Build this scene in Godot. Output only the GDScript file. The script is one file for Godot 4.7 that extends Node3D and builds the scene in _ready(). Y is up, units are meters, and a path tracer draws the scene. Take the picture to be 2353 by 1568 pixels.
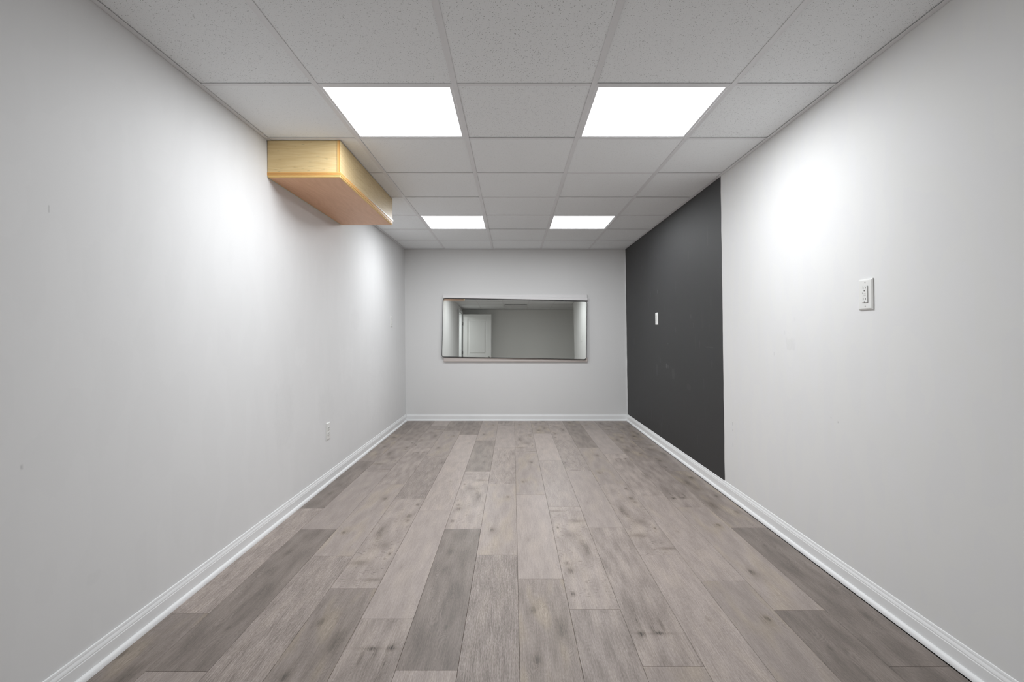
extends Node3D

# ---------------------------------------------------------------- constants
const CEIL := 2.180        # underside of the ceiling grid
const CAM_Y := 1.085
const FAR := 6.50          # depth of the far wall in front of the camera
const NEAR := -0.815       # depth of the wall behind the camera
const WALL_END := 0.72     # the right wall stops here; behind the camera the room is wider
const SIDE := 2.50         # right side of the wider part
const TILE := 0.6096
const GRID_X := [-0.863, -0.254, 0.3555, 0.965]   # main tees
const GRID_Z0 := 2.234     # one cross tee line; the others every TILE
const PLANK_W := 0.2015
const PLANK_L := 1.208
const PLANK_X0 := 0.0233
const LEFT_FOOT := -1.358
const LEFT_LEAN := 0.0092
const RIGHT_FOOT := 1.462
const RIGHT_LEAN := 0.0140

var rng := RandomNumberGenerator.new()
var mats := {}
var used_names := {}


func _ready() -> void:
	rng.seed = 20240611
	setup_view()
	make_materials()
	build_walls()
	build_floor()
	build_ceiling()
	build_baseboards()
	build_light_panels()
	build_vent()
	build_plywood_box()
	build_mirror()
	build_outlets()
	build_door()
	build_added_fill_lamp()


# ---------------------------------------------------------------- camera, light
func setup_view() -> void:
	var cam := Camera3D.new()
	cam.name = "camera"
	var f := 1175.0
	cam.projection = Camera3D.PROJECTION_FRUSTUM
	cam.near = 0.05
	cam.far = 60.0
	cam.size = 1568.0 / f * cam.near
	cam.frustum_offset = Vector2(-1.5 / f, -13.0 / f) * cam.near
	cam.position = Vector3(0, CAM_Y, 0)
	add_child(cam)
	cam.current = true
	var e := Environment.new()
	e.background_mode = Environment.BG_COLOR
	e.background_color = Color(0, 0, 0)
	e.tonemap_mode = Environment.TONE_MAPPER_LINEAR
	e.tonemap_exposure = 1.0
	e.sdfgi_enabled = true
	e.ssao_enabled = true
	e.ssil_enabled = true
	var w := WorldEnvironment.new()
	w.name = "environment"
	w.environment = e
	add_child(w)


const PANEL_ENERGY := 1.68   # each ceiling panel's area light


# ---------------------------------------------------------------- small helpers
func numbered(called: String) -> String:
	if not used_names.has(called):
		used_names[called] = 0
		return called
	used_names[called] += 1
	return "%s_%03d" % [called, used_names[called]]


func tag(o: Node3D, label: String, category: String, group := "", kind := "") -> void:
	o.set_meta("label", label)
	o.set_meta("category", category)
	if group:
		o.set_meta("group", group)
	if kind:
		o.set_meta("kind", kind)


func thing(called: String, label: String, category: String, at := Vector3.ZERO, group := "", kind := "") -> Node3D:
	var o := Node3D.new()
	o.name = numbered(called)
	add_child(o)
	o.position = at
	tag(o, label, category, group, kind)
	return o


func part(called: String, mesh: Mesh, mat: Material, parent: Node, at := Vector3.ZERO) -> MeshInstance3D:
	var o := MeshInstance3D.new()
	o.name = called if parent != self else numbered(called)
	o.mesh = mesh
	if mat:
		o.material_override = mat
	o.position = at
	parent.add_child(o, true)
	return o


func surf() -> SurfaceTool:
	var st := SurfaceTool.new()
	st.begin(Mesh.PRIMITIVE_TRIANGLES)
	return st


func tri(st: SurfaceTool, a: Vector3, b: Vector3, c: Vector3, n: Vector3, ua := Vector2.ZERO, ub := Vector2.ZERO, uc := Vector2.ZERO) -> void:
	var flip := (b - a).cross(c - a).dot(n) > 0.0
	var v := [a, c, b] if flip else [a, b, c]
	var u := [ua, uc, ub] if flip else [ua, ub, uc]
	for i in 3:
		st.set_normal(n)
		st.set_uv(u[i])
		st.add_vertex(v[i])


func quad(st: SurfaceTool, a: Vector3, b: Vector3, c: Vector3, d: Vector3, n: Vector3, ua := Vector2.ZERO, ub := Vector2.ZERO, uc := Vector2.ZERO, ud := Vector2.ZERO) -> void:
	tri(st, a, b, c, n, ua, ub, uc)
	tri(st, a, c, d, n, ua, uc, ud)


# a box with chamfered edges, centred on `at`
func add_box(st: SurfaceTool, size: Vector3, at := Vector3.ZERO, b := 0.0) -> void:
	var h := size / 2.0
	b = minf(b, minf(h.x, minf(h.y, h.z)) * 0.9)
	for ax in 3:
		var p := (ax + 1) % 3
		var q := (ax + 2) % 3
		for s in [-1.0, 1.0]:
			var n := Vector3.ZERO
			n[ax] = s
			var c := []
			for k in [[-1, -1], [1, -1], [1, 1], [-1, 1]]:
				var v := Vector3.ZERO
				v[ax] = s * h[ax]
				v[p] = k[0] * (h[p] - b)
				v[q] = k[1] * (h[q] - b)
				c.append(at + v)
			quad(st, c[0], c[1], c[2], c[3], n)
	if b <= 0.0:
		return
	for ax in 3:          # edges that run along ax
		var p := (ax + 1) % 3
		var q := (ax + 2) % 3
		for sp in [-1.0, 1.0]:
			for sq in [-1.0, 1.0]:
				var n := Vector3.ZERO
				n[p] = sp
				n[q] = sq
				n = n.normalized()
				var c := []
				for k in [[-1, 0], [1, 0], [1, 1], [-1, 1]]:
					var v := Vector3.ZERO
					v[ax] = k[0] * (h[ax] - b)
					v[p] = sp * (h[p] - (b if k[1] == 1 else 0.0))
					v[q] = sq * (h[q] - (0.0 if k[1] == 1 else b))
					c.append(at + v)
				quad(st, c[0], c[1], c[2], c[3], n)
	for sx in [-1.0, 1.0]:
		for sy in [-1.0, 1.0]:
			for sz in [-1.0, 1.0]:
				var s := Vector3(sx, sy, sz)
				tri(st, at + s * (h - Vector3(0, b, b)), at + s * (h - Vector3(b, 0, b)), at + s * (h - Vector3(b, b, 0)), s.normalized())


func box_mesh(size: Vector3, b := 0.0, at := Vector3.ZERO) -> ArrayMesh:
	var st := surf()
	add_box(st, size, at, b)
	return st.commit()


# a vertical slab between two depths: a box given by its corners
func span_mesh(lo: Vector3, hi: Vector3, b := 0.0) -> ArrayMesh:
	return box_mesh(hi - lo, b, (lo + hi) / 2.0)


# a disc with thickness, axis along z
func disc_mesh(r: float, depth: float, sides := 16) -> ArrayMesh:
	var st := surf()
	for i in sides:
		var a := TAU * i / sides
		var c := TAU * (i + 1) / sides
		var p := Vector3(cos(a) * r, sin(a) * r, 0)
		var q := Vector3(cos(c) * r, sin(c) * r, 0)
		var up := Vector3(0, 0, depth)
		tri(st, up, p + up, q + up, Vector3.BACK)
		tri(st, Vector3.ZERO, p, q, Vector3.FORWARD)
		quad(st, p, q, q + up, p + up, ((p + q) / 2.0).normalized())
	return st.commit()


# a profile of points (x out from the wall, y up) swept along z from z0 to z1
func sweep_mesh(profile: Array, z0: float, z1: float) -> ArrayMesh:
	var st := surf()
	var mid := Vector2.ZERO
	for p in profile:
		mid += p
	mid /= profile.size()
	for i in profile.size():
		var a: Vector2 = profile[i]
		var b: Vector2 = profile[(i + 1) % profile.size()]
		var t := b - a
		var n2 := Vector2(t.y, -t.x).normalized()
		if area(profile) < 0.0:
			n2 = -n2
		quad(st, Vector3(a.x, a.y, z0), Vector3(b.x, b.y, z0), Vector3(b.x, b.y, z1), Vector3(a.x, a.y, z1), Vector3(n2.x, n2.y, 0))
	var idx := Geometry2D.triangulate_polygon(PackedVector2Array(profile))
	for k in range(0, idx.size(), 3):
		for z in [[z0, Vector3(0, 0, signf(z0 - z1))], [z1, Vector3(0, 0, signf(z1 - z0))]]:
			tri(st, Vector3(profile[idx[k]].x, profile[idx[k]].y, z[0]), Vector3(profile[idx[k + 1]].x, profile[idx[k + 1]].y, z[0]), Vector3(profile[idx[k + 2]].x, profile[idx[k + 2]].y, z[0]), z[1])
	return st.commit()


func area(profile: Array) -> float:
	var s := 0.0
	for i in profile.size():
		var a: Vector2 = profile[i]
		var b: Vector2 = profile[(i + 1) % profile.size()]
		s += a.x * b.y - b.x * a.y
	return s


func paint(c: Color, rough := 0.5, spec := 0.5) -> StandardMaterial3D:
	var m := StandardMaterial3D.new()
	m.albedo_color = c
	m.roughness = rough
	m.metallic_specular = spec
	return m


func noise(sd: int, freq := 1.0, octaves := 1) -> FastNoiseLite:
	var n := FastNoiseLite.new()
	n.noise_type = FastNoiseLite.TYPE_SIMPLEX_SMOOTH
	n.seed = sd
	n.frequency = freq
	n.fractal_type = FastNoiseLite.FRACTAL_FBM if octaves > 1 else FastNoiseLite.FRACTAL_NONE
	n.fractal_octaves = octaves
	return n


# ---------------------------------------------------------------- materials
func make_materials() -> void:
	mats.white_trim = paint(Color(0.94, 0.943, 0.945), 0.38)
	mats.grid = paint(Color(0.90, 0.90, 0.905), 0.5)
	mats.grid_dark = paint(Color(0.25, 0.25, 0.25), 0.8)
	mats.wall_back = paint(Color(0.895, 0.895, 0.893), 0.5)
	mats.wall_behind = paint(Color(0.905, 0.905, 0.895), 0.55)
	mats.plate = paint(Color(0.91, 0.91, 0.90), 0.3)
	mats.slot = paint(Color(0.16, 0.15, 0.15), 0.6)
	mats.button = paint(Color(0.84, 0.84, 0.83), 0.35)
	mats.screw = paint(Color(0.70, 0.70, 0.69), 0.35)
	mats.under = paint(Color(0.20, 0.18, 0.165), 0.9)
	mats.door = paint(Color(0.90, 0.90, 0.895), 0.4)
	mats.hinge = paint(Color(0.15, 0.14, 0.13), 0.4)
	mats.knob = paint(Color(0.75, 0.74, 0.72), 0.25)
	mats.knob.metallic = 0.9
	mats.frame_dark = paint(Color(0.10, 0.10, 0.10), 0.4)
	mats.rail = paint(Color(0.93, 0.925, 0.925), 0.45)
	mats.ledge = paint(Color(0.80, 0.765, 0.745), 0.5)  # rail paint darkened to carry the shadow under the mirror
	var glass := paint(Color(0.90, 0.91, 0.895), 0.015)
	glass.metallic = 1.0
	mats.mirror = glass
	var glow := paint(Color(0.95, 0.95, 0.95), 0.5)
	glow.emission_enabled = true
	glow.emission = Color(1, 1, 1)
	glow.emission_energy_multiplier = 1.0
	mats.diffuser = glow
	mats.birch = wood_material(11, Color(0.945, 0.855, 0.665), Color(0.865, 0.745, 0.53), 0.42)
	mats.birch_side = wood_material(23, Color(0.88, 0.80, 0.63), Color(0.79, 0.68, 0.49), 0.4)
	mats.lauan = wood_material(37, Color(0.91, 0.72, 0.575), Color(0.85, 0.65, 0.50), 0.45, 0.0)
	mats.ply_light = paint(Color(0.95, 0.78, 0.50), 0.5)
	mats.board_edge = paint(Color(0.93, 0.77, 0.49), 0.5)
	mats.ply_dark = paint(Color(0.80, 0.54, 0.27), 0.5)
	for k in 3:
		mats["tile_%d" % k] = tile_material(k)
	for k in 8:
		mats["plank_%d" % k] = plank_texture(k)


# veneer: grain along u, 0.6 m by 0.3 m for one repeat
func wood_material(sd: int, a: Color, b: Color, contrast: float, flecks := 0.16) -> StandardMaterial3D:
	var w := 512
	var h := 256
	var n1 := noise(sd)
	var n2 := noise(sd + 1)
	var data := PackedByteArray()
	data.resize(w * h * 3)
	for y in h:
		for x in w:
			var u := x / 512.0
			var v := y / 256.0
			var warp := n1.get_noise_2d(u * 1.3, v * 1.6) * 0.22
			var t := 0.5 + 0.5 * n1.get_noise_2d(u * 2.5 + 9.0, (v + warp * 0.25) * 22.0)
			t = lerpf(t, 0.5 + 0.5 * n2.get_noise_2d(u * 7.0, v * 75.0), 0.4)
			var streak := n2.get_noise_2d(u * 9.0 + 40.0, v * 60.0)
			var dark := smoothstep(0.74, 0.90, streak) * flecks
			var c := a.lerp(b, clampf(0.5 + (t - 0.5) * contrast * 2.0, 0.0, 1.0)) * (1.0 - dark)
			var i := (y * w + x) * 3
			data[i] = int(clampf(c.r, 0, 1) * 255.0)
			data[i + 1] = int(clampf(c.g, 0, 1) * 255.0)
			data[i + 2] = int(clampf(c.b, 0, 1) * 255.0)
	var m := paint(Color(1, 1, 1), 0.48)
	m.albedo_texture = ImageTexture.create_from_image(Image.create_from_data(w, h, false, Image.FORMAT_RGB8, data))
	m.uv1_triplanar = true
	m.uv1_scale = Vector3(1.6, 3.2, 1.6)
	return m


# mineral fibre tile: pinholes and small fissures; 0 fine, 1 medium, 2 coarse
func tile_material(k: int) -> StandardMaterial3D:
	var side := 768
	var im := Image.create(side, side, false, Image.FORMAT_RGB8)
	var base := Color(0.952, 0.958, 0.962)
	im.fill(base)
	var r := RandomNumberGenerator.new()
	r.seed = 100 + k
	var n := noise(300 + k)
	var many: int = [5200, 6200, 5200][k]
	for i in many * 3:       # fine grain of the face
		var s := r.randf_range(-0.045, 0.03)
		im.fill_rect(Rect2i(r.randi_range(0, side - 2), r.randi_range(0, side - 2), 2, 1 + r.randi() % 2), Color(base.r + s, base.g + s, base.b + s))
	for i in many:
		var x := r.randi_range(2, side - 5)
		var y := r.randi_range(2, side - 5)
		var big := r.randf()
		var dark: float = [0.30, 0.55, 0.66][k] * r.randf_range(0.35, 1.0)
		if n.get_noise_2d(x * 0.02, y * 0.02) < -0.35:
			dark *= 0.7
		var c := Color(base.r - dark, base.g - dark, base.b - dark * 1.02)
		if k == 2 and big > 0.72:
			im.fill_rect(Rect2i(x, y + 1, 3, 1), c)
			im.fill_rect(Rect2i(x, y, 2, 3), c)
		elif big > (0.80 if k == 1 else 0.93):
			im.fill_rect(Rect2i(x, y, 2, 3), c)
		elif big > 0.45:
			im.fill_rect(Rect2i(x, y, 2, 1), c)
		else:
			im.fill_rect(Rect2i(x, y, 1, 1), c)
	var m := paint(Color(1, 1, 1), 0.95, 0.2)
	m.albedo_texture = ImageTexture.create_from_image(im)
	return m


# one printed plank: u along its length. Each design has its own tone, figure, knots.
func plank_texture(k: int) -> ImageTexture:
	var w := 1400
	var h := 234
	var n1 := noise(40 + k)
	var n2 := noise(80 + k)
	var n3 := noise(120 + k)
	#              tone  streak figure blotch tan  dashes
	var look: Array = [
		[0.668, 0.052, 0.030, 0.026, 0.25, 0.0],   # 0 light, plain
		[0.650, 0.056, 0.034, 0.034, 0.80, 0.2],   # 1 light with tan patches
		[0.635, 0.062, 0.018, 0.046, 0.40, 1.5],   # 2 rough-sawn, many short dashes
		[0.522, 0.062, 0.052, 0.044, 0.10, 0.15],   # 3 dark with flowing figure
		[0.575, 0.066, 0.044, 0.050, 1.00, 0.25],   # 4 olive brown with large knots
		[0.612, 0.125, 0.030, 0.038, 0.20, 0.1],   # 5 strongly streaked
		[0.622, 0.080, 0.030, 0.060, 0.20, 0.25],   # 6 mid grey, row of knots near one end
		[0.655, 0.076, 0.034, 0.030, 0.30, 0.0],   # 7 light with fine streaks
	][k]
	var knots: Array = [                            # u, v (mm), length, width (mm), depth
		[[430, 60, 26, 7, 0.07]],
		[[300, 55, 16, 8, 0.22], [318, 62, 40, 20, 0.06], [880, 140, 22, 9, 0.20], [905, 120, 60, 26, 0.06]],
		[[120, 28, 18, 9, 0.24], [330, 40, 30, 12, 0.22], [410, 34, 20, 10, 0.20], [560, 150, 60, 16, 0.12], [640, 140, 50, 20, 0.11], [860, 30, 15, 6, 0.28], [960, 150, 26, 40, 0.14], [760, 90, 40, 30, 0.08], [1130, 40, 16, 40, 0.14]],
		[[240, 130, 18, 6, 0.10], [700, 60, 40, 12, 0.07], [900, 70, 40, 16, 0.09], [520, 140, 110, 34, 0.04]],
		[[190, 70, 26, 12, 0.24], [210, 80, 60, 30, 0.06], [330, 150, 70, 16, 0.12], [470, 130, 50, 26, 0.10], [640, 60, 22, 9, 0.18], [820, 150, 80, 20, 0.10], [950, 60, 26, 12, 0.16]],
		[[260, 20, 24, 5, 0.20], [420, 40, 60, 10, 0.06]],
		[[180, 40, 15, 7, 0.38], [186, 110, 11, 6, 0.30], [205, 88, 36, 6, 0.14], [230, 130, 56, 6, 0.14], [270, 45, 50, 6, 0.12], [185, 95, 7, 84, 0.06]],
		[[640, 120, 20, 7, 0.12], [260, 160, 60, 12, 0.04]],
	][k]
	var data := PackedByteArray()
	data.resize(w * h * 3)
	var du := 1208.0 / w
	var dv := 201.5 / h
	for y in h:
		var v := y * dv
		for x in w:
			var u := x * du
			var low := n1.get_noise_2d(u * 0.0024, v * 0.011)
			var warp := low * 24.0 + n1.get_noise_2d(u * 0.009 + 50.0, v * 0.02) * 6.0
			var bl := n2.get_noise_2d(u * 0.0036 + 20.0, v * 0.017)
			var fig := smoothstep(0.05, 0.6, n3.get_noise_2d(u * 0.0035, v * 0.010 + 30.0))
			var ring := sin((v + warp * 2.4) * 0.95) * fig
			var vv := v + warp * 0.20
			var s1 := n3.get_noise_2d(u * 0.0065, vv * 0.19)
			var s2 := n2.get_noise_2d(u * 0.017, vv * 0.46)
			var s3 := n1.get_noise_2d(u * 0.050 + 11.0, vv * 0.90)
			var lum: float = look[0] + look[3] * (bl + low * 0.5) + look[2] * ring * 0.6 + look[1] * (s1 * 0.50 + s2 * 0.80 + s3 * 0.65)
			if s2 > 0.3:
				lum -= (s2 - 0.3) * look[1] * 2.3
			if look[5] > 0.0:
				var d := n1.get_noise_2d(u * 0.17, v * 0.040 + s2 * 0.25 + 70.0)
				if absf(d) > 0.4:
					var where := n2.get_noise_2d(u * 0.007 + 90.0, v * 0.020)
					if where > 0.0:
						lum -= (d - 0.4) * 0.30 * look[5] * minf(1.0, where * 2.5) if d > 0.0 else -0.025 * look[5] * where
			var tan_: float = look[4] * clampf(low * 1.1 + bl * 0.8 + 0.05, 0.0, 1.0)
			for q in knots:
				var a: float = (u - q[0]) / q[2]
				if absf(a) > 3.2:
					continue
				var b: float = (v - q[1] + s1 * 7.0 + s2 * 2.5) / q[3]
				var e := a * a + b * b
				if e < 9.0:
					lum -= q[4] * exp(-e) * (0.80 + 0.45 * s2)
					lum -= q[4] * 0.10 * exp(-e * 0.30) * (1.0 + sin(sqrt(e) * 7.0 + warp * 0.25) + s2)
					tan_ += look[4] * 0.35 * exp(-e * 0.3)
			tan_ = minf(tan_, 1.0)
			lum -= tan_ * 0.020
			var warm := clampf((0.70 - lum) / 0.22, 0.0, 1.0)
			var i := (y * w + x) * 3
			data[i] = int(clampf(lum * (1.034 + 0.010 * tan_ + 0.014 * warm), 0.05, 1.0) * 255.0)
			data[i + 1] = int(clampf(lum * (0.966 + 0.002 * tan_), 0.05, 1.0) * 255.0)
			data[i + 2] = int(clampf(lum * (0.932 - 0.036 * tan_ - 0.022 * warm), 0.05, 1.0) * 255.0)
	return ImageTexture.create_from_image(Image.create_from_data(w, h, false, Image.FORMAT_RGB8, data))


func plank_material(design: int, tone: float) -> StandardMaterial3D:
	var key := "plank_%d_%d" % [design, int(round(tone * 100.0))]
	if not mats.has(key):
		var m := paint(Color(tone, tone, tone) * 0.945, 0.44, 0.40)
		m.albedo_texture = mats["plank_%d" % design]
		m.heightmap_enabled = true
		m.heightmap_texture = mats["plank_%d" % design]
		m.heightmap_scale = 0.04
		m.texture_repeat = true
		mats[key] = m
	return mats[key]


# painted plasterboard: faint roller mottle over the whole wall, then marks [x, y, w, h (mm), change]
func wall_material(sd: int, length: float, height: float, c: Color, marks: Array, rough: float, mottle := 0.008, spec := 0.30) -> StandardMaterial3D:
	var w := 512
	var h := 160
	var n1 := noise(sd)
	var data := PackedByteArray()
	data.resize(w * h * 3)
	for y in h:
		for x in w:
			var p := Vector2(x * length / w, y * height / h)
			var t := n1.get_noise_2d(p.x * 1.3, p.y * 0.9) * 0.6 + n1.get_noise_2d(p.x * 7.0 + 30.0, p.y * 2.6) * 0.5
			var k := 1.0 + t * mottle
			var i := (y * w + x) * 3
			data[i] = int(clampf(c.r * k, 0, 1) * 255.0 + 0.5)
			data[i + 1] = int(clampf(c.g * k, 0, 1) * 255.0 + 0.5)
			data[i + 2] = int(clampf(c.b * k, 0, 1) * 255.0 + 0.5)
	var im := Image.create_from_data(w, h, false, Image.FORMAT_RGB8, data)
	im.resize(2048, 640, Image.INTERPOLATE_CUBIC)
	var mm := Vector2(2048.0 / (length * 1000.0), 640.0 / (height * 1000.0))
	var n2 := noise(sd + 5)
	for q in marks:
		var lo := Vector2i(int((q[0] - q[2] * 0.6) * mm.x), int((q[1] - q[3] * 0.6) * mm.y))
		var hi := Vector2i(int((q[0] + q[2] * 0.6) * mm.x) + 1, int((q[1] + q[3] * 0.6) * mm.y) + 1)
		for y in range(maxi(lo.y, 0), mini(hi.y, 640)):
			for x in range(maxi(lo.x, 0), mini(hi.x, 2048)):
				var a: float = (x / mm.x - q[0]) / (q[2] * 0.5)
				var b: float = (y / mm.y - q[1]) / (q[3] * 0.5)
				var e := maxf(absf(a), absf(b)) * 0.5 + sqrt(a * a + b * b) * 0.5 + n2.get_noise_2d(x * 0.09, y * 0.06) * 0.22
				if e < 1.0:
					var o := im.get_pixel(x, y)
					var k: float = q[4] * smoothstep(1.0, 0.75, e) * (0.75 + 0.35 * n2.get_noise_2d(x * 0.3, y * 0.12))
					im.set_pixel(x, y, Color(clampf(o.r + k, 0, 1), clampf(o.g + k, 0, 1), clampf(o.b + k, 0, 1)))
	var m := paint(Color(1, 1, 1), rough, spec)
	m.albedo_texture = ImageTexture.create_from_image(im)
	m.texture_repeat = false
	return m


# ---------------------------------------------------------------- walls
# Side walls lean a little. Their nodes stand on the floor line; x = 0 is the painted face, depth runs along -z.
func wall_panel(face_x: float, back_x: float, d0: float, d1: float, y0: float, y1: float, uv_d0: float, uv_d1: float) -> ArrayMesh:
	var st := surf()
	var n := Vector3(signf(face_x - back_x), 0, 0)
	var f := func(y: float, d: float) -> Vector3: return Vector3(face_x, y, -d)
	var b := func(y: float, d: float) -> Vector3: return Vector3(back_x, y, -d)
	var t := func(y: float, d: float) -> Vector2: return Vector2((d - uv_d0) / (uv_d1 - uv_d0), 1.0 - y / 2.3)
	quad(st, f.call(y0, d0), f.call(y0, d1), f.call(y1, d1), f.call(y1, d0), n, t.call(y0, d0), t.call(y0, d1), t.call(y1, d1), t.call(y1, d0))
	quad(st, b.call(y0, d0), b.call(y0, d1), b.call(y1, d1), b.call(y1, d0), -n)
	for y in [[y0, Vector3.DOWN], [y1, Vector3.UP]]:
		quad(st, f.call(y[0], d0), f.call(y[0], d1), b.call(y[0], d1), b.call(y[0], d0), y[1], t.call(y[0], d0), t.call(y[0], d1), t.call(y[0], d1), t.call(y[0], d0))
	for d in [[d0, Vector3.BACK], [d1, Vector3.FORWARD]]:
		quad(st, f.call(y0, d[0]), f.call(y1, d[0]), b.call(y1, d[0]), b.call(y0, d[0]), d[1], t.call(y0, d[0]), t.call(y1, d[0]), t.call(y1, d[0]), t.call(y0, d[0]))
	return st.commit()


const TOP := 2.30          # walls run on above the hung ceiling
const DOOR_A := -0.46      # door opening in the left wall, behind the camera
const DOOR_B := 0.32
const DOOR_H := 2.035

func build_walls() -> void:
	# left wall: light grey satin paint with touch-ups. Marks are in mm along the wall from its near end and down from the top.
	var at := func(d: float, y: float) -> Vector2: return Vector2((d - NEAR) * 1000.0, (TOP - y) * 1000.0)
	var marks := []
	for q in [
			[1.510, 1.46, 6, 28, -0.13], [1.42, 0.72, 8, 16, -0.10], [4.20, 0.86, 420, 330, 0.012], [3.75, 0.55, 330, 300, -0.012],
			[3.05, 0.62, 260, 420, -0.010], [5.05, 0.62, 560, 760, 0.012], [4.45, 1.22, 240, 190, -0.012], [3.30, 0.95, 200, 150, 0.012], [1.66, 0.30, 60, 40, -0.01]]:
		var p: Vector2 = at.call(q[0], q[1])
		marks.append([p.x, p.y, q[2], q[3], q[4]])
	mats.wall_left = wall_material(5, FAR - NEAR, TOP, Color(0.905, 0.905, 0.905), marks, 0.55)
	var left := thing("wall_left", "long light grey painted wall under the plywood box", "wall", Vector3(LEFT_FOOT, 0, 0), "", "structure")
	left.rotation.z = LEFT_LEAN
	part("wall_section", wall_panel(0, -0.14, DOOR_B, FAR + 0.1, -0.05, TOP, NEAR, FAR), mats.wall_left, left)
	part("wall_section", wall_panel(0, -0.14, NEAR - 0.1, DOOR_A, -0.05, TOP, NEAR, FAR), mats.wall_left, left)
	part("wall_section", wall_panel(0, -0.14, DOOR_A, DOOR_B, DOOR_H, TOP, NEAR, FAR), mats.wall_left, left)

	# right wall: pale grey, its far part painted charcoal
	marks = []
	for q in [[2.66, 1.040, 90, 70, -0.022], [2.72, 1.10, 16, 26, -0.02], [2.83, 0.985, 12, 22, -0.06], [3.37, 0.63, 14, 120, -0.02], [3.38, 0.50, 9, 26, -0.16], [3.38, 0.46, 9, 10, -0.16], [3.38, 0.36, 9, 36, -0.14], [2.28, 0.70, 10, 8, -0.10], [2.33, 0.71, 7, 6, -0.08], [2.62, 1.17, 20, 26, -0.012]]:
		var p: Vector2 = at.call(q[0], q[1])
		marks.append([p.x, p.y, q[2], q[3], q[4]])
	mats.wall_right = wall_material(6, FAR - NEAR, TOP, Color(0.902, 0.902, 0.900), marks, 0.58, 0.006)
	var right := thing("wall_right", "long pale grey painted wall with a charcoal far section", "wall", Vector3(RIGHT_FOOT, 0, 0), "", "structure")
	right.rotation.z = RIGHT_LEAN
	part("wall_section", wall_panel(0, 0.14, WALL_END, FAR + 0.1, -0.05, TOP, NEAR, FAR), mats.wall_right, right)
	marks = []
	var r := RandomNumberGenerator.new()
	r.seed = 88
	for i in 46:              # rubbed and chalky streaks
		marks.append([r.randf_range(120, 2900), r.randf_range(350, 2150), r.randf_range(6, 40), r.randf_range(25, 190), r.randf_range(0.02, 0.075)])
	for q in [[1830, 790, 14, 60, 0.26], [1560, 780, 10, 40, 0.29], [1250, 1290, 60, 10, 0.13], [1010, 1170, 10, 60, 0.14], [1300, 1500, 16, 50, 0.29], [1250, 1505, 12, 40, 0.29], [1500, 1460, 12, 60, 0.19], [240, 1300, 180, 9, 0.13], [620, 1060, 12, 50, 0.16], [560, 1130, 10, 40, 0.16], [1100, 1560, 90, 110, 0.08], [1620, 1560, 80, 140, 0.08], [700, 1640, 120, 60, 0.06]]:
		marks.append(q)
	mats.charcoal = wall_material(9, 2.98, TOP, Color(0.138, 0.137, 0.143), marks, 0.64, 0.03, 0.62)
	# a coat of paint on the wall: wavering hand-cut edges
	var st := surf()
	var d0 := 3.520
	var d1 := FAR - 0.012
	var wob := noise(61)
	var rows := 40
	var th := -0.0012
	for i in rows:
		var ya := lerpf(0.060, 2.1785, float(i) / rows)
		var yb := lerpf(0.060, 2.1785, float(i + 1) / rows)
		var e := []
		for y in [ya, yb]:
			e.append([y, d0 + wob.get_noise_1d(y * 5.0) * 0.004, d1 + wob.get_noise_1d(y * 6.0 + 40.0) * 0.007])
		var v := func(k: int, s: int, x: float) -> Vector3: return Vector3(x, e[k][0], -e[k][s])
		var t := func(k: int, s: int) -> Vector2: return Vector2((e[k][s] - 3.52) / 2.98, 1.0 - e[k][0] / 2.3)
		quad(st, v.call(0, 1, th), v.call(0, 2, th), v.call(1, 2, th), v.call(1, 1, th), Vector3.LEFT, t.call(0, 1), t.call(0, 2), t.call(1, 2), t.call(1, 1))
		quad(st, v.call(0, 1, th), v.call(1, 1, th), v.call(1, 1, 0), v.call(0, 1, 0), Vector3.BACK, t.call(0, 1), t.call(1, 1), t.call(1, 1), t.call(0, 1))
		quad(st, v.call(0, 2, th), v.call(1, 2, th), v.call(1, 2, 0), v.call(0, 2, 0), Vector3.FORWARD, t.call(0, 2), t.call(1, 2), t.call(1, 2), t.call(0, 2))
	var dark := part("painted_section", st.commit(), mats.charcoal, right)
	dark.set_meta("label", "charcoal satin painted far section of the wall")

	var back := part("wall_back", span_mesh(Vector3(-1.62, -0.05, -FAR - 0.14), Vector3(1.64, TOP, -FAR)), mats.wall_back, self)
	tag(back, "short light grey end wall behind the mirror", "wall", "", "structure")
	var behind := part("wall_front", span_mesh(Vector3(-1.62, -0.05, -NEAR), Vector3(SIDE + 0.14, TOP, -NEAR + 0.14)), mats.wall_behind, self)
	tag(behind, "plain grey wall opposite the mirror, seen in its reflection", "wall", "", "structure")

	var alcove := thing("wall_alcove", "plain grey walls of the wider part of the room behind the camera", "wall", Vector3.ZERO, "", "structure")
	part("wall_section", span_mesh(Vector3(SIDE, -0.05, -WALL_END), Vector3(SIDE + 0.14, TOP, -NEAR)), mats.wall_behind, alcove)
	part("wall_section", span_mesh(Vector3(RIGHT_FOOT + 0.141, -0.05, -WALL_END - 0.14), Vector3(SIDE + 0.14, TOP, -WALL_END)), mats.wall_behind, alcove)

	# the passage outside the door
	var hall := thing("wall_hallway", "plain passage walls outside the white door", "wall", Vector3.ZERO, "", "structure")
	part("wall_section", span_mesh(Vector3(-2.60, -0.05, -0.70), Vector3(-2.50, TOP, 0.80)), mats.wall_behind, hall)
	part("wall_section", span_mesh(Vector3(-2.60, -0.05, -0.70), Vector3(-1.52, TOP, -0.60)), mats.wall_behind, hall)
	part("wall_section", span_mesh(Vector3(-2.60, -0.05, 0.70), Vector3(-1.52, TOP, 0.80)), mats.wall_behind, hall)


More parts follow.
